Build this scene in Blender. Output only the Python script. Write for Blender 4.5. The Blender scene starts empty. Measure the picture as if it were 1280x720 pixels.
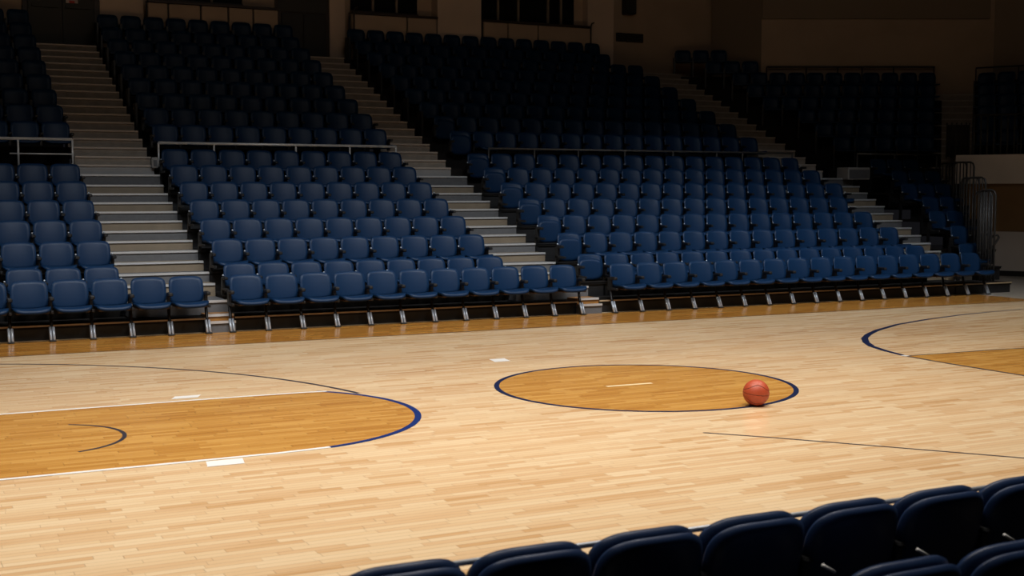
import bpy, math, random
import numpy as np
from mathutils import Vector, Matrix
random.seed(4)
C = bpy.context.scene.collection
sc = bpy.context.scene
PI = math.pi

# ---------------------------------------------------------------- camera
YAW, PITCH, EYE = .46, .0778, 1.9825
cam_d = bpy.data.cameras.new('camera'); cam = bpy.data.objects.new('camera', cam_d); C.objects.link(cam)
cam.location = (0, 0, EYE); cam.rotation_euler = (PI/2 - PITCH, 0, -YAW)
cam_d.sensor_width = 36; cam_d.lens = 1571.4/1280*36; cam_d.clip_end = 200
cam_d.dof.use_dof = True; cam_d.dof.focus_distance = 14.5; cam_d.dof.aperture_fstop = 4.0
sc.camera = cam

# ---------------------------------------------------------------- light and exposure
w = bpy.data.worlds.new('world'); sc.world = w; w.use_nodes = True
w.node_tree.nodes['Background'].inputs[0].default_value = (.05, .05, .06, 1)
w.node_tree.nodes['Background'].inputs[1].default_value = .1

def lamp(name, loc, target, size, power, spread, col=(1, .93, .84)):
    d = bpy.data.lights.new(name, 'AREA'); d.shape = 'RECTANGLE'; d.size, d.size_y = size
    d.energy = power; d.spread = math.radians(spread); d.color = col
    o = bpy.data.objects.new(name, d); C.objects.link(o); o.location = loc
    o.rotation_euler = (Vector(target) - Vector(loc)).to_track_quat('-Z', 'Y').to_euler()
    return o
for i, (x, y) in enumerate([(0, 6), (5, 6), (10, 6.5), (1, 11), (6, 11), (11, 11.5), (16, 11.5)]):
    lamp('court_light', (x, y, 9.5), (x - .3, y + (2.4 if y < 9 else .8), 0), (2.2, 1.2), [215, 215, 170, 172, 172, 138, 100][i], 108)
for x, e in ((2.5, 62), (8.5, 70), (15, 84)):
    lamp('stand_fill_light', (x, 11.2, 9.2), (x + .4, 17.9, 1.0), (5, .8), e, 56, (.80, .90, 1))  # added fill over the lower rows, cut off below the upper tier
lamp('fill_light', (7, 9, 11.2), (9, 22, 2), (6, 3), 105, 170, (1, .88, .76))  # added fill lamp, lifts the walls and the upper stairs
sc.view_settings.view_transform = 'Standard'; sc.view_settings.look = 'None'
sc.view_settings.gamma = 1; sc.view_settings.exposure = 0.0
sc.cycles.use_denoising = True
sc.cycles.max_bounces = 6

# ---------------------------------------------------------------- helpers
RX, RY = math.cos(YAW), -math.sin(YAW)          # level direction across the view
FX, FY = math.sin(YAW), math.cos(YAW)           # level direction into the hall
def VD(s, d, z=0.): return Vector((RX*s + FX*d, RY*s + FY*d, z))
def px(x, d): return (x - 640)/1571.4*d

def link(o, parent=None):
    C.objects.link(o)
    if parent is not None: o.parent = parent
    return o
def tag(o, label=None, cat=None, group=None, kind=None):
    if label: o['label'] = label
    if cat: o['category'] = cat
    if group: o['group'] = group
    if kind: o['kind'] = kind
    return o
def empty(name, label, cat, loc=(0, 0, 0), rz=0, group=None):
    o = bpy.data.objects.new(name, None); C.objects.link(o); o.location = loc; o.rotation_euler = (0, 0, rz)
    o.empty_display_size = .1
    return tag(o, label, cat, group)

class MB:
    def __init__(s): s.v = []; s.f = []; s.m = []; s.sm = []
    def add(s, vs, fs, mi=0, smooth=False):
        n = len(s.v); s.v += [tuple(v) for v in vs]
        for f in fs: s.f.append(tuple(i + n for i in f)); s.m.append(mi); s.sm.append(smooth)
        return s
    def box(s, x0, x1, y0, y1, z0, z1, mi=0, M=None, bev=0.):
        if bev:
            b = bev
            P = []
            for (zz, k) in ((z0, b), (z0 + b, 0), (z1 - b, 0), (z1, b)):
                P += [(x0 + b, y0 + k, zz), (x1 - b, y0 + k, zz), (x1 - k, y0 + b, zz), (x1 - k, y1 - b, zz),
                      (x1 - b, y1 - k, zz), (x0 + b, y1 - k, zz), (x0 + k, y1 - b, zz), (x0 + k, y0 + b, zz)]
            F = [tuple(range(7, -1, -1)), tuple(range(24, 32))]
            for r in range(3):
                for i in range(8):
                    j = (i + 1) % 8; F.append((r*8 + i, r*8 + j, r*8 + 8 + j, r*8 + 8 + i))
        else:
            P = [(x0, y0, z0), (x1, y0, z0), (x1, y1, z0), (x0, y1, z0), (x0, y0, z1), (x1, y0, z1), (x1, y1, z1), (x0, y1, z1)]
            F = [(0, 3, 2, 1), (4, 5, 6, 7), (0, 1, 5, 4), (1, 2, 6, 5), (2, 3, 7, 6), (3, 0, 4, 7)]
        if M is not None: P = [M @ Vector(p) for p in P]
        return s.add(P, F, mi)
    def tube(s, pts, r, n=8, mi=0, closed=False):
        pts = [Vector(p) for p in pts]; N = len(pts); rings = []
        up = None
        for i, p in enumerate(pts):
            if closed: t = pts[(i + 1) % N] - pts[i - 1]
            else: t = pts[min(i + 1, N - 1)] - pts[max(i - 1, 0)]
            t.normalize()
            if up is None:
                up = Vector((0, 0, 1)) if abs(t.z) < .9 else Vector((1, 0, 0))
            a = t.cross(up).normalized(); b = a.cross(t).normalized(); up = b
            rr = r[i] if isinstance(r, (list, tuple)) else r
            rings.append([p + a*rr*math.cos(2*PI*k/n) + b*rr*math.sin(2*PI*k/n) for k in range(n)])
        V = [q for ring in rings for q in ring]; F = []
        for i in range(N if closed else N - 1):
            for k in range(n):
                j = (i + 1) % N
                F.append((i*n + k, i*n + (k + 1) % n, j*n + (k + 1) % n, j*n + k))
        if not closed: F += [tuple(range(n - 1, -1, -1)), tuple(range((N - 1)*n, N*n))]
        return s.add(V, F, mi, True)
    def sheet(s, fn_front, fn_back, nu, nv, mi=0):
        """closed shell: two grids joined along their rim"""
        A = [fn_front(-1 + 2*i/nu, -1 + 2*j/nv) for j in range(nv + 1) for i in range(nu + 1)]
        B = [fn_back(-1 + 2*i/nu, -1 + 2*j/nv) for j in range(nv + 1) for i in range(nu + 1)]
        W = nu + 1; n = len(A); F = []
        for j in range(nv):
            for i in range(nu):
                q = (j*W + i, j*W + i + 1, (j + 1)*W + i + 1, (j + 1)*W + i)
                F.append(q); F.append(tuple(x + n for x in reversed(q)))
        rim = [i for i in range(W)] + [j*W + nu for j in range(1, nv + 1)] + [nv*W + i for i in range(nu - 1, -1, -1)] + [j*W for j in range(nv - 1, 0, -1)]
        for a, b in zip(rim, rim[1:] + rim[:1]): F.append((b, a, a + n, b + n))
        return s.add(A + B, F, mi, True)
    def mesh(s, name, mats):
        me = bpy.data.meshes.new(name); me.from_pydata(s.v, [], s.f)
        for m in (mats if isinstance(mats, (list, tuple)) else [mats]): me.materials.append(m)
        me.polygons.foreach_set('material_index', s.m); me.polygons.foreach_set('use_smooth', s.sm)
        me.update(); return me
    def build(s, name, mats, parent=None, loc=None):
        o = bpy.data.objects.new(name, s.mesh(name, mats)); link(o, parent)
        if loc is not None: o.location = loc
        return o
def inst(name, me, parent=None, loc=(0, 0, 0), rz=0, scale=None):
    o = bpy.data.objects.new(name, me); link(o, parent); o.location = loc; o.rotation_euler = (0, 0, rz)
    if scale: o.scale = scale
    return o
def struct(o): o['kind'] = 'structure'; return o

# ---------------------------------------------------------------- materials
def mat(name, col, rough=.5, metal=0., spec=.5, bump=None, vary=0., vscale=8., coat=0.):
    m = bpy.data.materials.new(name); m.use_nodes = True; nt = m.node_tree; b = nt.nodes['Principled BSDF']
    b.inputs['Base Color'].default_value = (*col, 1); b.inputs['Roughness'].default_value = rough
    b.inputs['Metallic'].default_value = metal; b.inputs['Specular IOR Level'].default_value = spec
    b.inputs['Coat Weight'].default_value = coat
    if vary or bump:
        tc = nt.nodes.new('ShaderNodeTexCoord')
        nz = nt.nodes.new('ShaderNodeTexNoise'); nz.inputs['Scale'].default_value = vscale; nz.inputs['Detail'].default_value = 6
        nt.links.new(tc.outputs['Object'], nz.inputs['Vector'])
        if vary:
            r = nt.nodes.new('ShaderNodeMapRange'); r.inputs[1].default_value = .25; r.inputs[2].default_value = .75
            r.inputs[3].default_value = 1 - vary; r.inputs[4].default_value = 1 + vary
            mx = nt.nodes.new('ShaderNodeVectorMath'); mx.operation = 'SCALE'; mx.inputs[0].default_value = col
            nt.links.new(nz.outputs[0], r.inputs[0]); nt.links.new(r.outputs[0], mx.inputs['Scale']); nt.links.new(mx.outputs[0], b.inputs['Base Color'])
        if bump:
            n2 = nt.nodes.new('ShaderNodeTexNoise'); n2.inputs['Scale'].default_value = bump[0]; n2.inputs['Detail'].default_value = 2
            nt.links.new(tc.outputs['Object'], n2.inputs['Vector'])
            bp = nt.nodes.new('ShaderNodeBump'); bp.inputs['Strength'].default_value = bump[1]; bp.inputs['Distance'].default_value = .002
            nt.links.new(n2.outputs[0], bp.inputs['Height']); nt.links.new(bp.outputs[0], b.inputs['Normal'])
    return m

def wood_floor(name, ramp, rough=.2, joint=.55):
    """strip flooring along X in world space: 57 mm boards of random length and tone"""
    m = bpy.data.materials.new(name); m.use_nodes = True; nt = m.node_tree; N = nt.nodes; L = nt.links
    b = N['Principled BSDF']
    def math_(op, a, c=None, d=None):
        n = N.new('ShaderNodeMath'); n.operation = op
        for i, v in enumerate((a, c, d)):
            if v is None: continue
            if isinstance(v, (int, float)): n.inputs[i].default_value = v
            else: L.new(v, n.inputs[i])
        return n.outputs[0]
    geo = N.new('ShaderNodeNewGeometry'); sp = N.new('ShaderNodeSeparateXYZ'); L.new(geo.outputs['Position'], sp.inputs[0])
    X, Y = sp.outputs[0], sp.outputs[1]
    v = math_('DIVIDE', Y, .062); row = math_('FLOOR', v); fv = math_('FRACT', v)
    wr = N.new('ShaderNodeTexWhiteNoise'); wr.noise_dimensions = '1D'; L.new(row, wr.inputs['W'])
    off = math_('MULTIPLY', wr.outputs['Value'], 37.3)
    ln = math_('MULTIPLY_ADD', math_('FRACT', math_('MULTIPLY', wr.outputs['Value'], 91.7)), .42, .28)
    u = math_('ADD', math_('DIVIDE', X, ln), off); iu = math_('FLOOR', u); fu = math_('FRACT', u)
    cb = N.new('ShaderNodeCombineXYZ'); L.new(iu, cb.inputs[0]); L.new(row, cb.inputs[1])
    wn = N.new('ShaderNodeTexWhiteNoise'); wn.noise_dimensions = '2D'; L.new(cb.outputs[0], wn.inputs['Vector'])
    # grain, stretched along the boards
    g = N.new('ShaderNodeCombineXYZ'); L.new(math_('MULTIPLY', X, 1.6), g.inputs[0]); L.new(math_('MULTIPLY', Y, 34.), g.inputs[1]); L.new(math_('MULTIPLY', wn.outputs['Value'], 40.), g.inputs[2])
    gn = N.new('ShaderNodeTexNoise'); gn.inputs['Scale'].default_value = 1.; gn.inputs['Detail'].default_value = 4; L.new(g.outputs[0], gn.inputs['Vector'])
    # broad uneven tone
    gb = N.new('ShaderNodeCombineXYZ'); L.new(math_('MULTIPLY', X, .5), gb.inputs[0]); L.new(math_('MULTIPLY', Y, 2.2), gb.inputs[1])
    bn = N.new('ShaderNodeTexNoise'); bn.inputs['Scale'].default_value = 1.; bn.inputs['Detail'].default_value = 3; L.new(gb.outputs[0], bn.inputs['Vector'])
    t = math_('ADD', math_('MULTIPLY', wn.outputs['Value'], .55), math_('ADD', math_('MULTIPLY', gn.outputs[0], .30), math_('MULTIPLY', bn.outputs[0], .25)))
    cr = N.new('ShaderNodeValToRGB'); L.new(t, cr.inputs[0])
    el = cr.color_ramp.elements
    el[0].position = ramp[0][0]; el[0].color = (*ramp[0][1], 1); el[1].position = ramp[-1][0]; el[1].color = (*ramp[-1][1], 1)
    for p, c in ramp[1:-1]:
        e = el.new(p); e.color = (*c, 1)
    # joints: fine dark lines between boards
    ev = math_('LESS_THAN', math_('ABSOLUTE', math_('SUBTRACT', fv, .5)), .475)
    eu = math_('GREATER_THAN', fu, .006)
    e = math_('MULTIPLY', ev, eu)
    k = math_('MULTIPLY_ADD', e, 1 - joint, joint)
    mx = N.new('ShaderNodeVectorMath'); mx.operation = 'SCALE'; L.new(cr.outputs[0], mx.inputs[0]); L.new(k, mx.inputs['Scale'])
    L.new(mx.outputs[0], b.inputs['Base Color'])
    b.inputs['Roughness'].default_value = rough
    rr = math_('MULTIPLY_ADD', bn.outputs[0], .12, rough - .05); L.new(rr, b.inputs['Roughness'])
    b.inputs['Specular IOR Level'].default_value = .5
    bp = N.new('ShaderNodeBump'); bp.inputs['Strength'].default_value = .12; bp.inputs['Distance'].default_value = .001
    L.new(math_('ADD', gn.outputs[0], math_('MULTIPLY', wn.outputs['Value'], .4)), bp.inputs['Height']); L.new(bp.outputs[0], b.inputs['Normal'])
    return m

MAPLE = [(.16, (.50, .27, .115)), (.26, (.60, .37, .18)), (.38, (.68, .46, .26)), (.60, (.72, .52, .31)), (.84, (.76, .58, .37))]
STAIN = [(.16, (.40, .17, .032)), (.40, (.50, .24, .05)), (.62, (.55, .28, .065)), (.84, (.62, .34, .09))]
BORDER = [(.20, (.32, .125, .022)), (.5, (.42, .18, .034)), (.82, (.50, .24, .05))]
M_maple = wood_floor('maple_boards', MAPLE)
M_stain = wood_floor('amber_stained_boards', STAIN)
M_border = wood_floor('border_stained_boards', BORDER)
M_line_navy = mat('navy_paint', (.010, .017, .062), .3)
M_line_blue = mat('blue_paint', (.010, .028, .15), .3)
M_line_dark = mat('dark_line_paint', (.035, .032, .045), .3)
M_line_white = mat('white_paint', (.80, .80, .80), .3)
M_line_cream = mat('cream_paint', (.85, .70, .45), .3)
M_pale_floor = mat('pale_vinyl', (.42, .37, .31), .25, vary=.06, vscale=2)
M_navy = mat('navy_plastic', (.0036, .0205, .060), .46, spec=.22, bump=(900, .25), vary=.06, vscale=5)
M_navy_pad = mat('navy_vinyl', (.013, .032, .092), .38, spec=.4, bump=(500, .2))
M_navy_back = mat('dark_navy_shell', (.004, .008, .022), .5)
M_under = mat('seat_underside', (.05, .028, .018), .6)
M_black = mat('black_steel', (.010, .010, .011), .45, bump=(300, .1))
M_silver = mat('silver_foot', (.45, .49, .55), .38, .4)
M_rail = mat('brushed_rail', (.70, .69, .67), .35, .25)
M_rail_dk = mat('dimmed_rail', (.11, .105, .10), .4, .3)  # farther rails: same metal, their dimness put into the colour
M_step_g = mat('grey_step_cover', (.10, .10, .105), .7, vary=.12, vscale=14, bump=(200, .3))
M_step_t = mat('tan_step_riser', (.20, .155, .105), .6, vary=.12, vscale=5)
M_step_u = mat('concrete_step', (.30, .25, .20), .8, vary=.18, vscale=6)
M_nose = mat('aluminium_nosing', (.62, .62, .62), .4, .5)
M_nose_u = mat('upper_nosing', (.46, .39, .33), .5, .1)  # browner, darker tone for the upper steps
M_deck = mat('dark_deck', (.012, .010, .009), .8, spec=.2)  # near black: the shade under the seats is put into the colour
M_deck_edge = mat('deck_edge_trim', (.42, .30, .18), .5, .1)
M_deck_wood = mat('varnished_deck', (.34, .15, .035), .35, vary=.12, vscale=6)
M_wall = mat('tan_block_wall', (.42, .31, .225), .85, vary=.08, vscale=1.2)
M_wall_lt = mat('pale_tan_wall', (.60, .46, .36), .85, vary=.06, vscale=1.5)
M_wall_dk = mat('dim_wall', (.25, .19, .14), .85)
M_dark = mat('dark_door_paint', (.028, .026, .022), .6)
M_glassdk = mat('dark_window_glass', (.01, .011, .011), .12)
M_ledge = mat('dark_ledge', (.03, .016, .010), .5)
M_fascia = mat('off_white_fascia', (.74, .67, .60), .7, vary=.05, vscale=2)
M_brown = mat('brown_panel', (.26, .14, .05), .5, vary=.1, vscale=3)
M_grey_wall = mat('grey_lower_wall', (.66, .58, .51), .6, vary=.06, vscale=2)
M_base = mat('black_base', (.012, .010, .009), .5)
M_ceil = mat('ceiling_dark', (.03, .028, .026), .9)
M_paper_w = mat('paper_white', (.55, .45, .42), .8)
M_paper_r = mat('paper_red', (.55, .06, .05), .8)

# ---------------------------------------------------------------- the floor and its markings
def poly_mesh(pts, z, m, name, parent):
    b = MB(); n = len(pts)
    b.add([(x, y, z) for x, y in pts], [tuple(range(n))]); return b.build(name, m, parent)
def strip(pts, wd, z, m, name, parent):
    """flat painted line of width wd (number or per-point list) following pts"""
    P = [Vector((*p, 0)) for p in pts]; V = []; F = []
    for i, p in enumerate(P):
        t = (P[min(i + 1, len(P) - 1)] - P[max(i - 1, 0)]).normalized(); nrm = Vector((-t.y, t.x, 0))
        h = (wd[i] if isinstance(wd, list) else wd)/2
        V += [(p.x + nrm.x*h, p.y + nrm.y*h, z), (p.x - nrm.x*h, p.y - nrm.y*h, z)]
    for i in range(len(P) - 1): F.append((2*i + 1, 2*i + 3, 2*i + 2, 2*i))
    return MB().add(V, F).build(name, m, parent)
def arc(cx, cy, r, a0, a1, n=64): return [(cx + r*math.cos(math.radians(a0 + (a1 - a0)*i/n)), cy + r*math.sin(math.radians(a0 + (a1 - a0)*i/n))) for i in range(n + 1)]

floor = struct(MB().box(-16, 18.5, -9, 34, -.2, 0).build('floor', M_maple))
side_floor = struct(MB().box(18.5, 44, -9, 34, -.2, 0).build('floor_side', M_pale_floor))
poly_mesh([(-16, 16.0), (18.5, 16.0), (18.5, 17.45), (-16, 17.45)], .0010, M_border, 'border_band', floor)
strip([(-16, 16.0), (18.4, 16.0)], .025, .0022, M_line_dark, 'border_line', floor)
CX, CY = 6.83, 10.75
poly_mesh(arc(CX, CY, 1.50, 0, 360, 95)[:-1], .0012, M_stain, 'centre_circle', floor)
strip(arc(CX, CY, 1.505, 0, 360, 128), .052, .0022, M_line_navy, 'circle_line', floor)
strip([(6.45, 10.86), (6.98, 10.85)], .055, .0024, M_line_cream, 'centre_mark', floor)
KX, KY, KR = 2.67, 10.74, 1.555
YT, YB = 11.88, 9.17
a_top = math.degrees(math.asin((YT - KY)/KR))
rim = arc(KX, KY, KR, a_top, -90, 60)
poly_mesh([(-16, YT)] + rim + [(-16, YB + .03)], .0012, M_stain, 'stained_key', floor)
strip(arc(KX, KY, KR, a_top, -78, 60), .058, .0022, M_line_blue, 'key_arc', floor)
strip([(-16, YT), (1.5, YT), (3.0, YT), (3.55, YT - .02), (3.82, YT - .05)], .05, .0026, M_line_white, 'lane_line', floor)
strip([(-16, YB), (1.5, YB), (2.6, YB + .01), (3.0, YB + .05)], .05, .0026, M_line_white, 'lane_line', floor)
poly_mesh([(2.35, 12.03), (2.60, 12.03), (2.66, 12.17), (2.41, 12.17)], .0024, M_line_white, 'lane_block', floor)
poly_mesh([(1.99, 8.94), (2.26, 8.94), (2.29, 9.12), (2.02, 9.12)], .0024, M_line_white, 'lane_block', floor)
poly_mesh([(6.22, 13.0), (6.42, 13.0), (6.46, 13.24), (6.26, 13.24)], .0024, M_line_white, 'floor_marker', floor)
strip(arc(1.01, 10.51, .653, 63, -70, 40), .035, .0024, M_line_dark, 'small_arc', floor)
strip(arc(-1.29, 10.42, 5.474, 120, 12.2, 80), .045, .0020, M_line_dark, 'three_point_line', floor)
strip([(x, y) for x, y in ((5.92, 8.42), (6.25, 8.06), (6.53, 7.72), (6.82, 7.37), (7.13, 6.99), (7.51, 6.52), (7.9, 6.0), (8.3, 5.3))], .028, .0020, M_line_dark, 'curved_line', floor)
# far end: navy three-point arc, stained lane
poly_mesh([(10.84, 4.0), (18.5, 4.0), (18.5, 10.9), (14.0, 11.14), (10.86, 11.30)], .0012, M_stain, 'stained_lane', floor)
strip([(10.86, 11.30), (12.0, 11.26), (14.0, 11.14), (18.4, 10.9)], .035, .0022, M_line_dark, 'lane_outline', floor)
strip([(10.86, 11.30), (10.83, 10.84), (10.82, 10.4), (10.84, 9.5), (10.9, 8.5), (11.0, 4.0)], .04, .0022, M_line_dark, 'lane_outline', floor)
AR = [(16.9, 14.93), (16.01, 14.82), (15.2, 14.66), (14.28, 14.40), (13.3, 14.03), (12.49, 13.57), (12.05, 13.25), (11.68, 12.92), (11.38, 12.56), (11.15, 12.2), (10.98, 11.76), (10.87, 11.33)]
strip(AR, [.04, .05, .055, .06, .07, .08, .085, .09, .09, .085, .07, .06], .0023, M_line_navy, 'three_point_line', floor)
poly_mesh([(10.82, 11.27), (10.90, 11.27), (10.90, 11.35), (10.82, 11.35)], .003, M_line_white, 'line_marker', floor)

struct(MB().box(-16, 40, -8.9, 4.55, 0, .03).build('floor_seating_side', M_deck))  # unseen dark deck, added and drawn forward to stop bounce onto the seat backs
# ---------------------------------------------------------------- the hall
def quad_wall(name, p0, p1, z0, z1, m, th=.3, side=1, parent=None):
    """upright slab from p0 to p1, its thickness on the far side"""
    a, b = Vector((*p0, 0)), Vector((*p1, 0)); t = (b - a).normalized(); n = Vector((-t.y, t.x, 0))*th*side
    V = [a, b, b + n, a + n]; V = [(v.x, v.y, z) for z in (z0, z1) for v in V]
    F = [(0, 3, 2, 1), (4, 5, 6, 7), (0, 1, 5, 4), (1, 2, 6, 5), (2, 3, 7, 6), (3, 0, 4, 7)]
    return MB().add(V, F).build(name, m, parent)
WY = 30.6
A_ = (21.64, WY)
B_ = VD(px(948, 35.6), 35.6); B_ = (B_.x, B_.y)
E_ = VD(px(1235, 35.6), 35.6); E_ = (E_.x, E_.y)
T35 = math.radians(35)
def ED(t, n, z=0.):
    """frame of the end stand: t along its front, n back from it"""
    o = VD(px(1176, 29.9), 29.9)
    ux, uy = RX*math.cos(T35) - FX*math.sin(T35), RY*math.cos(T35) - FY*math.sin(T35)
    vx, vy = RX*math.sin(T35) + FX*math.cos(T35), RY*math.sin(T35) + FY*math.cos(T35)
    return Vector((o.x + ux*t + vx*n, o.y + uy*t + vy*n, z))
struct(quad_wall('wall_back', (-16, WY), (18.15, WY), 4.9, 12, M_wall))
struct(quad_wall('wall_back_recess', (18.15, WY + .25), (23.0, WY + .25), 4.6, 12, M_wall))
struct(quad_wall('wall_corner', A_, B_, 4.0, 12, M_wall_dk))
wr_ = struct(quad_wall('wall_right', B_, E_, 3.0, 12, M_wall))
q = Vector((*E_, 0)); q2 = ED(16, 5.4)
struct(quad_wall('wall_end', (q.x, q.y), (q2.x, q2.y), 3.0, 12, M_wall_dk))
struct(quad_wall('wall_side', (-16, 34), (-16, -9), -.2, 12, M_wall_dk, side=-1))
struct(quad_wall('wall_front', (-16, -9), (44, -9), -.2, 12, M_deck, side=-1))
struct(quad_wall('wall_far_side', (44, -9), (44, 34), -.2, 12, M_wall_dk, side=-1))
struct(MB().box(-16.3, 44.3, -9.3, 34.3, 12, 12.3).build('ceiling', M_ceil))
# course line high on the right wall: a shallow band that stands proud above it
bb = VD(px(949, 35.5), 35.5); be = VD(px(1230, 35.5), 35.5)
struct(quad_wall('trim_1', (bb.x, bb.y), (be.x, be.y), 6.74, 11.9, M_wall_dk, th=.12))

def wbox(name, x0, x1, z0, z1, y0, y1, m, parent=None, bev=0.): return MB().box(x0, x1, y0, y1, z0, z1, bev=bev).build(name, m, parent)
# first double door at the top of the first stairs
d1 = struct(bpy.data.objects.new('door_1', None)); C.objects.link(d1); d1.location = (3.68, WY, 5.2)
def rel(o, root): o.parent = root; o.matrix_parent_inverse = Matrix.Translation(-root.location); return o
rel(wbox('frame', 2.86, 4.52, 5.16, 7.6, WY - .10, WY + .02, M_ledge), d1)
rel(wbox('door_leaf', 2.96, 3.67, 5.2, 7.45, WY - .14, WY - .06, M_dark, bev=.01), d1)
rel(wbox('door_leaf', 3.70, 4.40, 5.2, 7.45, WY - .14, WY - .06, M_dark, bev=.01), d1)
rel(wbox('push_bar', 3.05, 3.60, 6.10, 6.16, WY - .20, WY - .14, M_dark), d1)
rel(wbox('push_bar', 3.77, 4.32, 6.10, 6.16, WY - .20, WY - .14, M_dark), d1)
nt_ = MB().box(3.78, 4.04, WY - .165, WY - .15, 6.22, 6.34).build('notice', M_paper_w)
tag(nt_, 'small white and red notice on the dark double door', 'notice')
MB().box(3.85, 3.97, WY - .172, WY - .166, 6.22, 6.27).build('red_strip', M_paper_r, nt_)
tag(MB().box(3.28, 3.36, WY - .165, WY - .15, 6.32, 6.42).build('door_sticker', M_paper_w), 'tiny pale sticker on the other leaf of the dark double door', 'sticker')
# second door: a dark opening
d2 = struct(bpy.data.objects.new('door_2', None)); C.objects.link(d2); d2.location = (9.35, WY, 5.2)
rel(wbox('frame', 8.66, 10.02, 5.16, 7.6, WY - .08, WY + .02, M_ledge), d2)
rel(wbox('door_leaf', 8.80, 9.33, 5.2, 6.32, WY - .12, WY - .05, M_base, bev=.01), d2)
rel(wbox('door_leaf', 9.36, 9.92, 5.2, 6.32, WY - .12, WY - .05, M_base, bev=.01), d2)
rel(wbox('transom', 8.72, 9.96, 6.36, 7.5, WY - .11, WY - .05, M_dark), d2)
struct(wbox('trim_2', 10.02, 10.42, 5.1, 9, WY - .14, WY, M_wall_lt))
struct(wbox('trim_3', 4.52, 5.50, 5.1, 9, WY - .14, WY, M_wall_lt))
# low panelled parapets with a dark ledge and rail
def parapet(name, label, x0, x1, z1, joints, ends=()):
    r = empty(name, label, 'parapet', (x0, WY, 5.2))
    xs = [x0] + joints + [x1]
    for a, b in zip(xs, xs[1:]): rel(wbox('panel', a + .02, b - .02, 5.05, z1, WY - .50, WY - .40, M_wall, bev=.01), r)
    rel(wbox('core', x0, x1, 5.05, z1 - .02, WY - .42, WY - .30, M_dark), r)
    rel(wbox('ledge', x0, x1, z1, z1 + .06, WY - .56, WY - .28, M_ledge, bev=.01), r)
    for e in ends:
        rel(MB().tube([(e, WY - .6, 5.1), (e, WY - .6, z1 + .04), (e + .03, WY - .6, z1 + .12), (e + .10, WY - .6, z1 + .15)], .022).build('rail_post', M_ledge), r)
    return r
parapet('parapet', 'tan panelled parapet between the double door and the dark doorway', 5.52, 8.62, 6.30, [6.0, 6.75, 7.4, 8.0])
parapet('parapet', 'tan panelled parapet just past the dark doorway', 10.46, 12.78, 6.34, [11.95], (10.5,))
parapet('parapet', 'tan panelled parapet under the widest dark window', 14.09, 17.30, 6.36, [14.8, 15.7], (17.25,))
# dark windows over the parapets
def win(n, x0, x1, z0, z1, mull):
    r = struct(bpy.data.objects.new('window_%d' % n, None)); C.objects.link(r); r.location = (x0, WY, z0)
    rel(wbox('glass', x0, x1, z0, z1, WY - .06, WY - .02, M_glassdk), r)
    for x in mull: rel(wbox('mullion', x - .025, x + .025, z0, z1, WY - .12, WY - .05, M_wall_dk), r)
    rel(wbox('frame', x0, x1, z0 - .05, z0 + .03, WY - .14, WY, M_ledge), r)
win(1, 5.6, 7.85, 6.42, 8.6, [6.3, 7.1])
win(2, 10.60, 12.40, 6.46, 8.6, [11.18, 11.82])
win(3, 14.15, 17.02, 6.42, 8.6, [14.7, 15.3, 16.2, 16.6])
col = struct(wbox('trim_4', 12.82, 14.06, 4.9, 12, WY - .42, WY, M_wall_lt, bev=.01))
struct(wbox('trim_5', 17.32, 18.15, 4.9, 12, WY - .30, WY + .1, M_wall_lt, bev=.01))
# vents and the speaker on the recess
for i, (a, b) in enumerate(((18.55, 18.82), (18.86, 19.42))):
    v = empty('wall_vent', ['short dark vent on the recessed tan wall, the smaller of two', 'longer dark vent beside the short one on the recessed tan wall'][i], 'vent', (a, WY + .2, 6.1))
    rel(wbox('vent_frame', a, b, 6.16, 6.40, WY + .17, WY + .26, M_base, bev=.01), v)
    for k in range(3): rel(wbox('louver', a + .03, b - .03, 6.19 + k*.07, 6.22 + k*.07, WY + .14, WY + .18, M_dark), v)
sp_ = empty('loudspeaker', 'small black loudspeaker hanging at the very top of the tan wall', 'speaker', (18.85, WY + .1, 6.9))
rel(wbox('cabinet', 18.70, 19.02, 6.90, 7.75, WY - .10, WY + .2, M_base, bev=.02), sp_)
rel(wbox('grille', 18.73, 18.99, 6.94, 7.70, WY - .12, WY - .10, M_dark), sp_)

# ---------------------------------------------------------------- end stand: fascia, wall under it
fa = ED(.3, 0); fb = ED(16, 0)
struct(quad_wall('trim_6', (fa.x, fa.y), (fb.x, fb.y), 2.13, 2.80, M_fascia, th=.25))
ba = ED(.35, .15); bb_ = ED(16, .15)
struct(quad_wall('wall_under_stand', (ba.x, ba.y), (bb_.x, bb_.y), 1.02, 2.13, M_brown))
ba = ED(.35, .05); bb_ = ED(16, .05)
low_wall = empty('lower_wall_panels', 'grey lower wall panels under the off-white fascia beside the court end', 'wall padding', (ba.x, ba.y, 0))  # grey on the lower wall, brown on the part above
for k in range(9):
    p, q_ = ED(.35 + k*1.9, .02), ED(.35 + k*1.9 + 1.88, .02)
    rel(quad_wall('panel', (p.x, p.y), (q_.x, q_.y), .12, 1.02, M_grey_wall, th=.12), low_wall)
ba = ED(.35, 0); bb_ = ED(16, 0)
struct(quad_wall('baseboard_right', (ba.x, ba.y), (bb_.x, bb_.y), 0, .12, M_base, th=.16))
cl = empty('wall_clock', 'small dark round fitting on the off-white fascia', 'fitting')
for k, (r_, dz, m_) in enumerate(((.05, 0, M_base), (.03, .012, M_dark))):
    p = ED(2.02, -.02 - dz, 2.52); p2 = ED(2.02, .01, 2.52)
    MB().tube([p, p2], r_, 16).build(['body', 'cap'][k], m_, cl)

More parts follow.
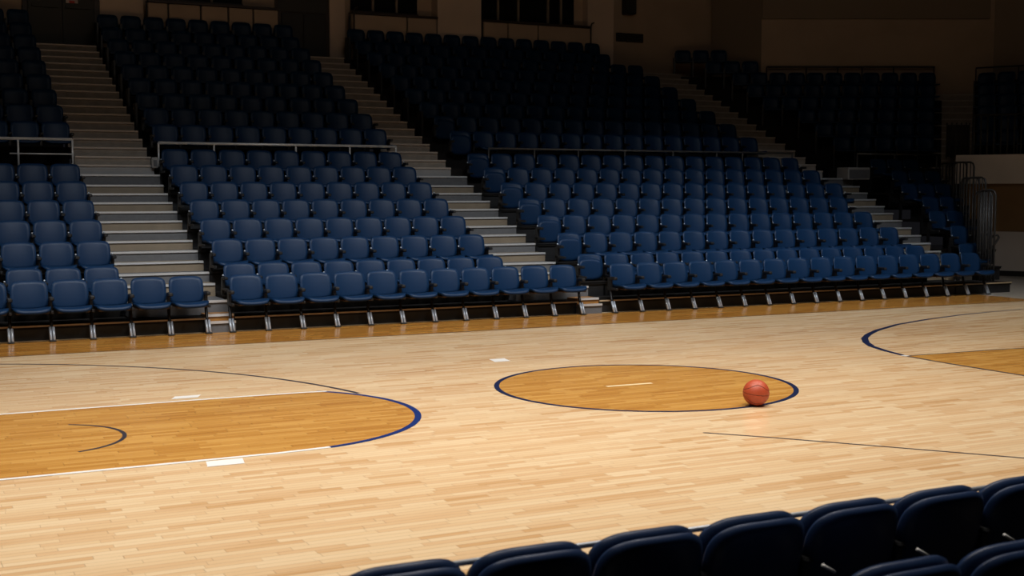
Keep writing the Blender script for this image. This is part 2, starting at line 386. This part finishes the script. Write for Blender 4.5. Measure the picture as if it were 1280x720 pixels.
# ---------------------------------------------------------------- stands: decks and stairs
D_, R_ = .75, .2935
def deckz(k): return .20 if k == 2 else .454 + R_*(k - 3)
def backy(k): return 19.12 + D_*(k - 3)
def nosey(k): return 17.55 if k == 2 else 18.27 + D_*(k - 3)
U0Y, UD, UR = 22.97, .82, .345
def udeck(k): return 2.40 + UR*k
def unose(k): return U0Y + UD*k
def uback(k): return unose(k) + (.70 if k < 8 else .44)

def platform(label, rows):
    """rows: {k: (x0, x1)}; one slab and a riser board per row"""
    r = empty('seating_platform', label, 'bleachers', (list(rows.values())[0][0], nosey(2), 0))
    for k, (x0, x1) in rows.items():
        z = deckz(k); y0 = nosey(k); y1 = nosey(k + 1) + .02 if k < 8 else 22.99
        zb = 0 if k == 2 else deckz(k - 1) - .02
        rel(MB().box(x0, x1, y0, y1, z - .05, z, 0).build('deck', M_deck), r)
        rel(MB().box(x0, x1, y0 + .03, y0 + .06, zb, z - .05, 0).build('riser', M_black), r)
        rel(MB().box(x0, x1, y0 - .015, y0, z - .020, z + .003, 0).build('edge_trim', M_deck_edge if k == 2 else M_black), r)
    return r
X1R = 2.94; X2L, X2R = 4.33, 8.93; X3L = 10.27
def x3r(k): return 10.30 + .518*(15 if k < 6 else 16) + .02
def a3r(y): return 19.15 + max(0, y - 19)*.25
platform('dark stepped seating deck under the narrow lower block at the picture edge', {k: (-2.5, X1R) if k > 2 else (-2.5, X1R) for k in range(2, 9)})
_p = empty('seating_platform', 'low black deck front behind the last two seats of the near front row', 'bleachers', (X1R, 17.55, 0))
rel(MB().box(X1R + .005, 3.92, 17.55, 17.87, .15, .20).build('deck', M_deck), _p); rel(MB().box(X1R + .005, 3.92, 17.58, 17.61, 0, .15).build('riser', M_black), _p); rel(MB().box(X1R + .005, 3.92, 17.535, 17.55, .18, .203).build('edge_trim', M_deck_edge), _p)
_p = empty('seating_platform', 'low black deck front behind the last seats of the middle front row', 'bleachers', (X2R, 17.55, 0))
rel(MB().box(X2R + .005, 9.86, 17.55, 17.87, .15, .20).build('deck', M_deck), _p); rel(MB().box(X2R + .005, 9.86, 17.58, 17.61, 0, .15).build('riser', M_black), _p); rel(MB().box(X2R + .005, 9.86, 17.535, 17.55, .18, .203).build('edge_trim', M_deck_edge), _p)
platform('dark stepped seating deck under the lower block between the two nearest stairs', {k: (X2L, X2R) for k in range(2, 9)})
platform('dark stepped seating deck under the widest lower block of seats', {k: (X3L, x3r(k)) for k in range(2, 9)})
S4 = {2: (18.92, 1), 3: (19.42, 1), 4: (19.56, 2), 5: (20.10, 2), 6: (20.20, 3), 7: (20.62, 3), 8: (20.66, 3)}
platform('dark stepped seating deck under the small far lower block by the guard rails', {k: (x - .08, x + n*.52 + .1) for k, (x, n) in S4.items()})

def stairs(label, spans, upper, mriser=None):
    r = empty('staircase', label, 'stairs', (spans[0][0], spans[0][2], 0))
    prev = 0.
    for i, (x0, x1, y0, y1, z, kind) in enumerate(spans):
        s_ = rel(MB().box(x0, x1, y0 + .012, y1 + .03, max(0, prev - .03), z - .003, 0).build('step', kind), r)
        n_ = MB().box(x0 + .005, x1 - .005, y0 - .012, y0 + .05, z - .028, z + .004, 0).build('nosing', M_nose_u if upper else M_nose)
        n_.parent = s_
        prev = z
    return r
def lower_spans(xl, xr, low=True):
    """xl, xr: functions of y"""
    L = [(17.43, .155, M_step_g), (17.54, .245, M_deck_wood), (17.88, .41, M_step_g)]
    for k in range(3, 9):
        if k > 3: L.append((nosey(k), deckz(k), M_step_g))
        L.append((nosey(k) + .375, deckz(k) + .147, M_step_t))
    out = []
    if not low: L = [l for l in L if l[0] > 18]
    L.append((22.70, 2.25, M_step_g)); 
    for i, (y, z, m_) in enumerate(L):
        y1 = L[i + 1][0] if i + 1 < len(L) else 22.99
        out.append((xl(y), xr(y), y, y1, z, m_))
    return out
M_plank = mat('pale_grey_riser', (.30, .29, .28), .7, vary=.08, vscale=6)
def upper_spans(xl, xr):
    out = []
    out.append((xl(22.9), xr(22.9), 22.9, U0Y + .2, 2.42, M_plank))
    for i in range(1, 17):
        y = U0Y - .22 + i*UD/2; z = 2.40 + i*UR/2
        out.append((xl(y), xr(y), y, y + UD/2 if i < 16 else WY - .05, z, M_step_u))
    return out
c_ = lambda v: (lambda y: v)
stairs('lower grey steps nearest the picture edge, with bright nosings', lower_spans(lambda y: 3.93 if y < 17.85 else X1R + .01, c_(X2L - .01)), 0)
stairs('lower grey steps between the middle and the widest lower seat blocks', lower_spans(lambda y: 9.87 if y < 17.85 else X2R + .01, c_(X3L - .01)), 0)
stairs('lower grey steps on the far side of the widest seat block', lower_spans(lambda y: 18.12 if y < 20.5 else 18.64, a3r, False), 0)
_p = empty('seating_platform', 'low black deck front behind the last seats of the widest front row', 'bleachers', (18.11, 17.55, 0))
rel(MB().box(18.115, 18.80, 17.55, 18.6, .15, .20).build('deck', M_deck), _p); rel(MB().box(18.115, 18.80, 17.58, 17.61, 0, .15).build('riser', M_black), _p); rel(MB().box(18.115, 18.80, 17.535, 17.55, .18, .203).build('edge_trim', M_deck_edge), _p)
stairs('upper dim brown steps climbing to the dark double door', upper_spans(c_(2.95), c_(4.26)), 1)
stairs('upper dim brown steps climbing to the dark doorway', upper_spans(c_(8.93), c_(10.0)), 1)
stairs('upper dim brown steps beyond the widest upper seat block', upper_spans(lambda y: 18.30 + (y - 23)*.03, lambda y: 19.35 + (y - 23)*.06), 1)

def upper_platform(label, x0, x1, xl=None):
    r = empty('concrete_terrace', label, 'terrace', (x0, U0Y, 0))
    for k in range(0, 9):
        y1 = unose(k + 1) + .02 if k < 8 else WY - .02
        zb = 1.9 if k == 0 else udeck(k - 1) - .02
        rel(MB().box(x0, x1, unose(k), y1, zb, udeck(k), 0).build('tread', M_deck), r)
    return r
upper_platform('dark terrace under the upper seats at the picture edge', -2.5, 2.94)
upper_platform('dark terrace under the middle upper seats', 4.28, 8.92)
upper_platform('dark terrace under the widest upper seats', 10.02, 18.30)
# wedge terrace in front of the right-hand wall, square to the view
def DK(k): return 30.7 + .70*k
def dz(k): return 2.50 + .378*k
wt = empty('concrete_terrace', 'dark terrace turned towards the court corner under the far upper seats', 'terrace', tuple(VD(px(1030, 30.7), 30.7, 0)))
def vbox(mb, s0, s1, d0, d1, z0, z1, mi=0):
    V = [VD(s0, d0, z0), VD(s1, d0, z0), VD(s1, d1, z0), VD(s0, d1, z0), VD(s0, d0, z1), VD(s1, d0, z1), VD(s1, d1, z1), VD(s0, d1, z1)]
    return mb.add(V, [(0, 3, 2, 1), (4, 5, 6, 7), (0, 1, 5, 4), (1, 2, 6, 5), (2, 3, 7, 6), (3, 0, 4, 7)], mi)
def dl(k): return px(1030 - 28.6*k, DK(k) + .7) - .1
def dr(k): return px((1162 if k < 6 else 944 if k == 6 else 905), DK(k) + .7)
for k in range(8):
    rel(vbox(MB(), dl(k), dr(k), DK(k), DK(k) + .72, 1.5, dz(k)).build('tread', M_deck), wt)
st = empty('staircase', 'dim far steps beside the rail at the hall corner', 'stairs', tuple(VD(px(1165, 30.8), 30.8)))
for i in range(13):
    d0 = 30.8 + i*.35; z = 2.35 + i*.378/2
    s_ = rel(vbox(MB(), px(1163, d0), px(1213, d0), d0, d0 + .37, max(1.5, z - .4), z).build('step', M_step_u), st)
    n_ = vbox(MB(), px(1163, d0), px(1213, d0), d0 - .012, d0 + .05, z - .028, z + .004).build('nosing', M_nose_u)
    n_.parent = s_
# end stand terrace
et = empty('concrete_terrace', 'dark terrace above the off-white fascia at the court end', 'terrace', tuple(ED(1, 0)))
def ebox(mb, t0, t1, n0, n1, z0, z1, mi=0):
    V = [ED(t0, n0, z0), ED(t1, n0, z0), ED(t1, n1, z0), ED(t0, n1, z0), ED(t0, n0, z1), ED(t1, n0, z1), ED(t1, n1, z1), ED(t0, n1, z1)]
    return mb.add(V, [(0, 3, 2, 1), (4, 5, 6, 7), (0, 1, 5, 4), (1, 2, 6, 5), (2, 3, 7, 6), (3, 0, 4, 7)], mi)
def et0(n):   # where the stand starts: along the sight line at x = 1214 px
    lo, hi = -6, 10
    for _ in range(40):
        mid = (lo + hi)/2; p = ED(mid, n); x = (p.x*RX + p.y*RY)/(p.x*FX + p.y*FY)*1571.4 + 640
        if x < 1214: lo = mid
        else: hi = mid
    return lo
for k in range(6):
    n = .3 + k*.82
    rel(ebox(MB(), et0(n), 14, n, n + .84, 2.3, 2.62 + UR*k).build('tread', M_deck), et)

# ---------------------------------------------------------------- chair parts (front = -Y, z = 0 on its deck, y = 0 under the top of the back)
def sq(a, b, n=5.):
    m = max(abs(a), abs(b))
    if m < 1e-6: return a, b
    k = m/(abs(a)**n + abs(b)**n)**(1/n); return a*k, b*k
def shell_mesh(name, m, w=.470, z0=.405, z1=.79, th=.022, curve=.045, recline=.07, nu=10, nv=8, taper=.0, n=5.):
    hw, hz, cz = w/2, (z1 - z0)/2, (z1 + z0)/2
    def P(a, b, off):
        a, b = sq(a, b, n); x = a*hw*(1 - taper*max(0, -b)); z = cz + b*hz
        y = -recline*(1 - (b + 1)/2) - curve*(abs(a)**2.2) + .012*b*b
        return (x, y + off, z)
    return MB().sheet(lambda a, b: P(a, b, 0), lambda a, b: P(a*.995, b*.995, th), nu, nv).mesh(name, m)
def seat_mesh(name, m, w=.47, y0=-.49, y1=-.06, z=.458, th=.042, nu=10, nv=8):
    hw, hy, cy = w/2, (y1 - y0)/2, (y0 + y1)/2
    def P(a, b, off):
        a, b = sq(a, b, 6); y = cy + b*hy
        zz = z + .022*abs(a)**2.4 - (.035*max(0, (-b - .55)/.45)**2) - .03*(b + 1)/2
        return (a*hw, y, zz + off)
    return MB().sheet(lambda a, b: P(a, b, 0), lambda a, b: P(a*.99, b*.99, -th), nu, nv).mesh(name, m)
ME_back = shell_mesh('backrest', M_navy)
ME_seat = seat_mesh('seat', M_navy)
ME_under = MB().box(-.205, .205, -.46, -.10, .385, .415, bev=.012).mesh('seat_pan', M_under)
ME_arm = MB().box(-.032, .032, -.30, -.12, .535, .585, bev=.012).box(-.018, .018, -.16, -.06, .36, .56).mesh('armrest', M_black)
ME_leg = MB().tube([(0, -.12, .40), (0, -.16, .22), (0, -.20, .16)], .022, 8).box(-.02, .02, -.34, -.06, .37, .41, bev=.006).mesh('leg', M_black)
ME_foot = (MB().tube([(-.020, -.20, .185), (-.020, -.285, .02)], .018, 8, 0).tube([(.020, -.20, .185), (.020, -.285, .02)], .018, 8, 0)
           .box(-.042, .042, -.32, -.25, 0, .022, 1, bev=.006)).mesh('foot', [M_silver, M_black])
ME_legu = MB().box(-.018, .018, -.10, -.04, 0, .40).box(-.018, .018, -.40, -.06, .36, .40, bev=.006).mesh('leg', M_black)
ME_disc = MB().tube([(0, -.125, .60), (0, -.10, .60)], .014, 8).mesh('silver_disc', M_silver)  # small silver disc at the gap between seats
ME_tall = shell_mesh('folded_seat', M_navy, w=.455, z0=.33, z1=.73, th=.05, curve=.02, recline=.02, n=3.4)
P_ = .51
def chair(label, group, x, y, z, front=False, folded=False, last=False, zs=1., rz=0., simple=False, pitch=P_):
    r = empty('auditorium_seat', label, 'seat', (x, y, z), rz, group); r.scale = (1, 1, zs)
    inst('backrest', ME_back, r)
    if folded: inst('folded_seat', ME_tall, r, (0, -.07, -.03))
    else: inst('seat', ME_seat, r)
    if front:
        inst('seat_pan', ME_under, r)
    for sx in ((-pitch/2, pitch/2) if last else (-pitch/2,)):
        inst('armrest', ME_arm, r, (sx, 0, 0))
        if front:
            l = inst('leg', ME_leg, r, (sx, 0, 0)); inst('foot', ME_foot, l)
        elif not simple:
            inst('leg', ME_legu, r, (sx, 0, 0)); inst('silver_disc', ME_disc, r, (sx, 0, 0))
    return r
ORD = ['', 'first', 'second', 'third', 'fourth', 'fifth', 'sixth', 'seventh', 'eighth', 'ninth', 'tenth', 'eleventh', 'twelfth', 'thirteenth', 'fourteenth', 'fifteenth', 'sixteenth', 'seventeenth']
BL = ['edge block', 'middle block', 'widest block', 'far block']
SIDE = ['its steps', 'the near steps', 'the near steps', 'its steps']
count = 0
def lab(row, blk, i, upper=False, folded=False, front=False):
    s = ('folded navy seat' if folded else 'open navy seat' if front else 'navy seat')
    rr = 'front row' if front else ('%s%s row' % ('upper ' if upper else '', ORD[row]))
    return '%s, %s of %s, %s from %s' % (s, rr, ('upper ' if upper else '') + BL[blk], ORD[i], SIDE[blk])
def seen(x, y): return (x*RX + y*RY)/(x*FX + y*FY)*1571.4 + 640 > 1
def grp(row, blk, upper=False): return 'navy seats in the %s %s' % ('upper' if upper else 'lower', BL[blk])
# front rows stand on the floor
Y1 = 17.62
FX1 = [3.916 - .51*i - .255 for i in range(6)]
for i, x in enumerate(FX1): chair(lab(1, 0, i + 1, front=True), grp(1, 0), x, Y1, 0, front=True, last=(i == 0)); count += 1
for i in range(11): chair(lab(1, 1, i + 1, front=True), grp(1, 1), 4.2475 + .255 + .51*i, Y1, 0, front=True, last=(i == 10)); count += 1
for i in range(16): chair(lab(1, 2, i + 1, front=True), grp(1, 2), 10.45 + .258 + .516*i, Y1, 0, front=True, last=(i == 15), pitch=.516); count += 1
for k in range(2, 9):
    zs = .9 if k == 2 else 1.; y = backy(k) + (.03 if k == 2 else 0)
    for i in range(4):
        x = X1R - .03 - .255 - .51*i
        if k < 8 and seen(x + .22, y): chair(lab(k, 0, i + 1), grp(k, 0), x, y, deckz(k), last=(i == 0), zs=zs); count += 1
    for i in range(9): chair(lab(k, 1, i + 1), grp(k, 1), X2L + .03 + .245 + .51*i, y, deckz(k), last=(i == 8), zs=zs); count += 1
    n = 15 if k < 6 else 16
    for i in range(n): chair(lab(k, 2, i + 1, folded=(i == 0)), grp(k, 2), 10.30 + .25 + .518*i, y, deckz(k), folded=(i == 0), last=(i == n - 1), zs=zs, pitch=.518); count += 1
    x0, n = S4[k]
    for i in range(n): chair(lab(k, 3, i + 1), grp(k, 3), x0 + .27 + .51*i, y, deckz(k), last=(i == n - 1), zs=zs); count += 1
# upper tier: the nearest ones singly, the rest in one mesh
rest = MB()
def low_chair(M):
    for (w_, z0, z1, y0, th, cv) in ((.455, .42, .79, 0, .03, .04),):
        hw, hz, cz = w_/2, (z1 - z0)/2, (z1 + z0)/2
        def P(a, b, off):
            a, b = sq(a, b); return M @ Vector((a*hw, -.05*(1 - b)/2 - cv*a*a + off, cz + b*hz))
        rest.sheet(lambda a, b: P(a, b, 0), lambda a, b: P(a, b, th), 6, 4)
    rest.box(-.22, .22, -.45, -.06, .42, .455, M=M)
    rest.box(-.275, -.235, -.30, -.04, .0, .56, mi=1, M=M)
LIM = 300 - 9
def upper_chair(k, blk, i, x, y, z, folded=False, last=False):
    global count
    if count < LIM: chair(lab(k + 1, blk, i, upper=True, folded=folded), grp(k, blk, True), x, y, z, folded=folded, last=last, simple=True); count += 1
    else: low_chair(Matrix.Translation((x, y, z)))
for k in range(9):
    for i in range(4):
        if seen(2.92 - .51*i, uback(k)): upper_chair(k, 0, i + 1, 2.70 - .51*i, uback(k), udeck(k), last=(i == 0))
    for i in range(9): upper_chair(k, 1, i + 1, 4.60 + .51*i, uback(k), udeck(k), last=(i == 8))
    for i in range(15 if k < 7 else 14): upper_chair(k, 2, i + 1, 10.52 + .518*i, uback(k), udeck(k), folded=(i == 0 and k < 2))
for k in range(8):
    d = DK(k) + .50; n = int((dr(k) - dl(k) - .1)/.51)
    for i in range(n):
        p = VD(dr(k) - .26 - .51*i, d, dz(k)); low_chair(Matrix.Translation(p) @ Matrix.Rotation(-YAW, 4, 'Z'))
for k in range(6):
    n_ = .3 + k*.82 + .62
    for i in range(9):
        p = ED(et0(n_) + .3 + .51*i, n_, 2.62 + UR*k); low_chair(Matrix.Translation(p) @ Matrix.Rotation(-YAW - T35, 4, 'Z'))
ro = rest.build('auditorium_seats', [M_navy, M_black]); tag(ro, 'dark mass of navy seats filling the unlit upper stands', 'seats', kind='stuff')

# ---------------------------------------------------------------- rails
def rail(label, x0, x1, posts, y, z, zb, m, mid=None, group=None, r=.026):
    g = empty('guard_rail', label, 'railing', (x0, y, zb), group=group)
    rel(MB().tube([(x0, y, z), (x1, y, z)], r, 10).build('top_rail', m), g)
    for p in posts:
        rel(MB().tube([(p, y, zb), (p, y, z)], .018, 8).build('post', m), g)
    if mid: rel(MB().tube([(mid[0], y, mid[2]), (mid[1], y, mid[2])], .014, 8).build('mid_rail', m), g)
    return g
RYY = 23.0
rail('bright metal guard rail with a lower bar, above the narrow edge block', -2.5, 2.90, [-1.0, .55, 2.02, 2.90], RYY, 2.855, 2.3, M_rail, mid=(1.88, 2.90, 2.60))
rail('bright metal guard rail above the middle lower block', 4.36, 8.88, [4.36, 5.35, 6.88, 7.94, 8.88], RYY, 2.82, 2.2, M_rail)
rail('long dim metal guard rail above the widest lower block', 10.87, 18.55, [10.87, 11.91, 12.94, 14.07, 15.29, 16.44, 17.14, 18.53], RYY, 2.815, 2.2, M_rail_dk, r=.022)
rail('short dim guard rail above the small far block', 20.45, 23.0, [20.45, 21.6, 22.95], RYY, 2.83, 2.2, M_rail_dk, r=.02)
# rail behind the corner block and over the end stand
g = empty('guard_rail', 'thin black rail along the top of the corner seats', 'railing', tuple(VD(px(955, 35.42), 35.42, 4.4)))
rel(MB().tube([VD(px(955, 35.42), 35.42, 5.40), VD(px(1163, 35.42), 35.42, 5.40)], .022, 8).build('top_rail', M_base), g)
for x in (955, 1004, 1043, 1073, 1112, 1162): rel(MB().tube([VD(px(x, 35.42), 35.42, 4.4), VD(px(x, 35.42), 35.42, 5.40)], .016, 6).build('post', M_base), g)
g = empty('guard_rail', 'thin black rail over the end stand above the off-white fascia', 'railing', tuple(ED(et0(5.0), 5.0, 4.5)))
t0 = et0(5.0)
rel(MB().tube([ED(t0, 5.0, 5.27), ED(t0 + 5, 5.0, 5.27)], .02, 8).build('top_rail', M_base), g)
for t in range(5): rel(MB().tube([ED(t0 + t*1.1, 5.0, 4.2), ED(t0 + t*1.1, 5.0, 5.27)], .016, 6).build('post', M_base), g)
g = empty('balustrade', 'dark slatted balustrade standing on the off-white fascia', 'railing', tuple(ED(1.3, .1, 2.8)))
t0 = et0(.1)
rel(MB().tube([ED(t0, .1, 3.72), ED(t0 + 6, .1, 3.72)], .025, 8).build('top_rail', M_dark), g)
for i in range(40): rel(MB().tube([ED(t0 + i*.15, .1, 2.75), ED(t0 + i*.15, .1, 3.72)], .022, 6).build('baluster', M_dark), g)
g = empty('stair_gate', 'dark barred gate at the foot of the far corner steps', 'gate', tuple(VD(px(1180, 30.6), 30.6, 2.75)))
rel(vbox(MB(), px(1180, 30.6), px(1207, 30.6), 30.58, 30.6, 2.78, 3.55).build('panel', M_base), g)
for x in (1180, 1186, 1192, 1198, 1204, 1208): rel(MB().tube([VD(px(x, 30.55), 30.55, 2.75), VD(px(x, 30.55), 30.55, 3.6)], .016, 6).build('bar', M_dark), g)
# telescopic end guards beside the small far block
M_guard = mat('dark_guard_steel', (.035, .034, .034), .42, .2)
GU = [(17.75, 1243, .02, 1.98, .42), (18.3, 1238, .1, 1.96, .42), (18.9, 1230, .3, 2.24, .5), (19.7, 1222, .6, 2.24, .5), (20.6, 1215, .9, 2.60, .6), (21.3, 1206, 1.2, 2.62, .6), (22.0, 1196, 1.5, 2.62, .6)]
for j, (ya, pxx, zb, top_, ln_) in enumerate(GU):
    tx = math.tan(YAW + math.atan((pxx - 640)/1571.4)); xr = ya*tx; yb = ya + ln_
    g = empty('end_guard', '%s tubular end guard beside the small far block, counted up from the court' % ORD[j + 1], 'guard', (xr, ya, zb), group='tubular end guards')
    rel(MB().tube([(xr, ya, zb), (xr, ya, top_ - .1), (xr, ya + .03, top_ - .03), (xr, ya + .1, top_), (xr, yb - .1, top_), (xr, yb - .03, top_ - .03), (xr, yb, top_ - .1), (xr, yb, zb)], .020, 8).build('frame', M_guard), g)
    for b_ in range(1, 6):
        yy = ya + (yb - ya)*b_/6
        rel(MB().tube([(xr, yy, zb + .02), (xr, yy, top_ - .02)], .012, 6).build('bar', M_guard), g)
g = empty('handrail', 'black hooked handrail at the end of the front row', 'railing', (19.35, 17.9, 0))
hp = [VD(px(1234, 24.9), 24.9, .60), VD(px(1238, 24.9), 24.9, .78), VD(px(1247, 24.9), 24.9, 1.0), VD(px(1248.5, 24.9), 24.9, 1.05), VD(px(1247, 24.9), 24.9, 1.09), VD(px(1243, 24.9), 24.9, 1.09), VD(px(1240, 24.9), 24.9, 1.05)]
rel(MB().tube(hp, .022, 8).build('grip', M_base), g)
rel(MB().tube([VD(px(1234, 24.9), 24.9, .60), VD(px(1233, 24.9), 24.9, .30), VD(px(1236, 24.9), 24.9, .10), VD(px(1241, 24.9), 24.9, .0)], .026, 8).build('stanchion', M_base), g)
# small grey boxes by the rail ends
def sbox(label, x0, x1, y0, y1, z0, z1):
    g = empty('step_box', label, 'box', (x0, y0, z0))
    rel(MB().box(x0, x1, y0, y1, z0, z1, bev=.015).build('body', M_plank), g)
    rel(MB().box(x0 + .03, x1 - .03, y0 - .012, y0 + .01, z0 + .03, z1 - .05, bev=.005).build('cover', M_step_g), g)
sbox('small grey box at the rail end beside the nearest steps', 4.20, 4.32, 22.80, 22.96, 2.37, 2.56)
sbox('grey box with a dark cover at the rail post above the far steps', 19.75, 20.40, 22.50, 22.9, 2.22, 2.50)

# ---------------------------------------------------------------- basketball
BR = .1215
ball = MB(); nu, nv = 64, 40
bx, by = 7.10, 9.27
o = empty('basketball', 'orange-red basketball resting on the edge of the centre circle', 'ball', (bx, by, BR + .0015))
V = []; F = []
seams = []
Rb = Matrix.Rotation(-YAW - .05, 3, 'Z') @ Matrix.Rotation(math.radians(4), 3, 'X') @ Matrix.Rotation(math.radians(5), 3, 'Y')
def seam_d(v):
    l = Rb.inverted() @ v
    d1 = abs(l.z)                                   # middle seam
    d2 = abs(l.x)
    # two curved seams
    a = math.atan2(l.y, l.x)
    zc = .45 - .26*math.cos(2*a)
    d3 = abs(abs(l.z) - zc)*.85
    return min(d1, d2 if False else 9, d3)
nu, nv = 160, 100
for j in range(nv + 1):
    th = PI*j/nv
    for i in range(nu):
        ph = 2*PI*i/nu; v = Vector((math.sin(th)*math.cos(ph), math.sin(th)*math.sin(ph), math.cos(th)))
        V.append(v)
fm = []
R2 = []
for v in V:
    d = seam_d(v); R2.append(v*(BR - .0035*math.exp(-(d/.022)**2)))
mb = MB()
for j in range(nv):
    for i in range(nu):
        f = (j*nu + i, (j + 1)*nu + i, (j + 1)*nu + (i + 1) % nu, j*nu + (i + 1) % nu)
        c = (V[f[0]] + V[f[1]] + V[f[2]] + V[f[3]]).normalized()
        F.append((f, 1 if seam_d(c) < .017 else 0))
mb.v = [tuple(v) for v in R2]
for f, mi in F: mb.f.append(f); mb.m.append(mi); mb.sm.append(True)
M_ball = mat('ball_leather', (.43, .070, .028), .42, bump=(420, .6), vary=.05, vscale=20)
M_seam = mat('ball_seam', (.035, .012, .008), .6)
mb.build('cover', [M_ball, M_seam], o)

# ---------------------------------------------------------------- foreground seats, seen from behind (they face the court)
def fshell(name, m, th, back, w=.458, z0=.36, z1=.745, inset=0., n=3.5):
    hw, hz, cz = w/2 - inset, (z1 - z0)/2 - inset/2, (z1 + z0)/2
    rim = .020
    def P(a, b, front):
        a0, b0 = sq(a, b, n); x = a0*hw; z = cz + b0*hz
        e = max(abs(a), abs(b)); rnd = rim*max(0, (e - .8)/.2)**2     # rounded edge
        y = .085*(1 - (b0 + 1)/2) + .050*abs(a0)**2.3                 # reclined, wraps forward
        return (x, y + (back + th - rnd if front else back + rnd), z)
    return MB().sheet(lambda a, b: P(a, b, 0), lambda a, b: P(a, b, 1), 22, 18).mesh(name, m)
ME_fback = fshell('back_shell', M_navy_pad, .050, 0., w=.468, inset=.0)
ME_fpad = fshell('back_pad', M_navy_pad, .060, .056, w=.468, z1=.756, inset=-.002)
ME_fseat = (lambda: MB().sheet(lambda a, b: (sq(a, b)[0]*.225, .33 + sq(a, b)[1]*.22, .47), lambda a, b: (sq(a, b)[0]*.225, .33 + sq(a, b)[1]*.22, .40), 10, 8).mesh('seat', M_navy_pad))()
ME_farm = MB().box(-.020, .020, .06, .30, .535, .560, bev=.01).mesh('armrest', M_black)
ME_fpost = MB().box(-.018, .018, .08, .13, 0, .55, bev=.005).box(-.03, .03, 0, .28, 0, .03, bev=.006).mesh('stanchion', M_black)
ME_fclip = MB().tube([(-.03, -.045, .565), (.030, -.045, .530)], .007, 8).mesh('bracket', M_rail)
def fchair(label, x, y, z, last=False):
    r = empty('padded_seat', label, 'seat', (x, y, z), 0, 'padded seats nearest the camera')
    b_ = inst('back_shell', ME_fback, r); inst('back_pad', ME_fpad, r); inst('seat', ME_fseat, r)
    for sx in ((-.24, .24) if last else (-.24,)):
        inst('armrest', ME_farm, r, (sx, 0, 0)); inst('stanchion', ME_fpost, r, (sx, 0, 0)); inst('bracket', ME_fclip, r, (sx, 0, 0))
    return r
FY_, FP = 3.72, .478
xs = [1.975 + FP*(i - 1) for i in range(8)]
for i, x in enumerate(xs):
    fchair('padded navy seat seen from behind, %s from the near end of the front row' % ORD[i + 1], x, FY_, -.006, last=(i == 7))
g = empty('tie_bar', 'thin steel bar joining the padded seats nearest the camera', 'bar', (1, FY_ + .14, .67))
rel(MB().tube([(xs[0] - .3, FY_ + .165, .700), (xs[-1] + .3, FY_ + .165, .700)], .011, 8).build('rod', M_silver), g)
for i, x in enumerate((2.93, 3.43)):
    fchair('padded navy seat seen from behind in the closest row, its %s visible' % ['first', 'second'][i], x, 2.92, .03, last=(i == 1))
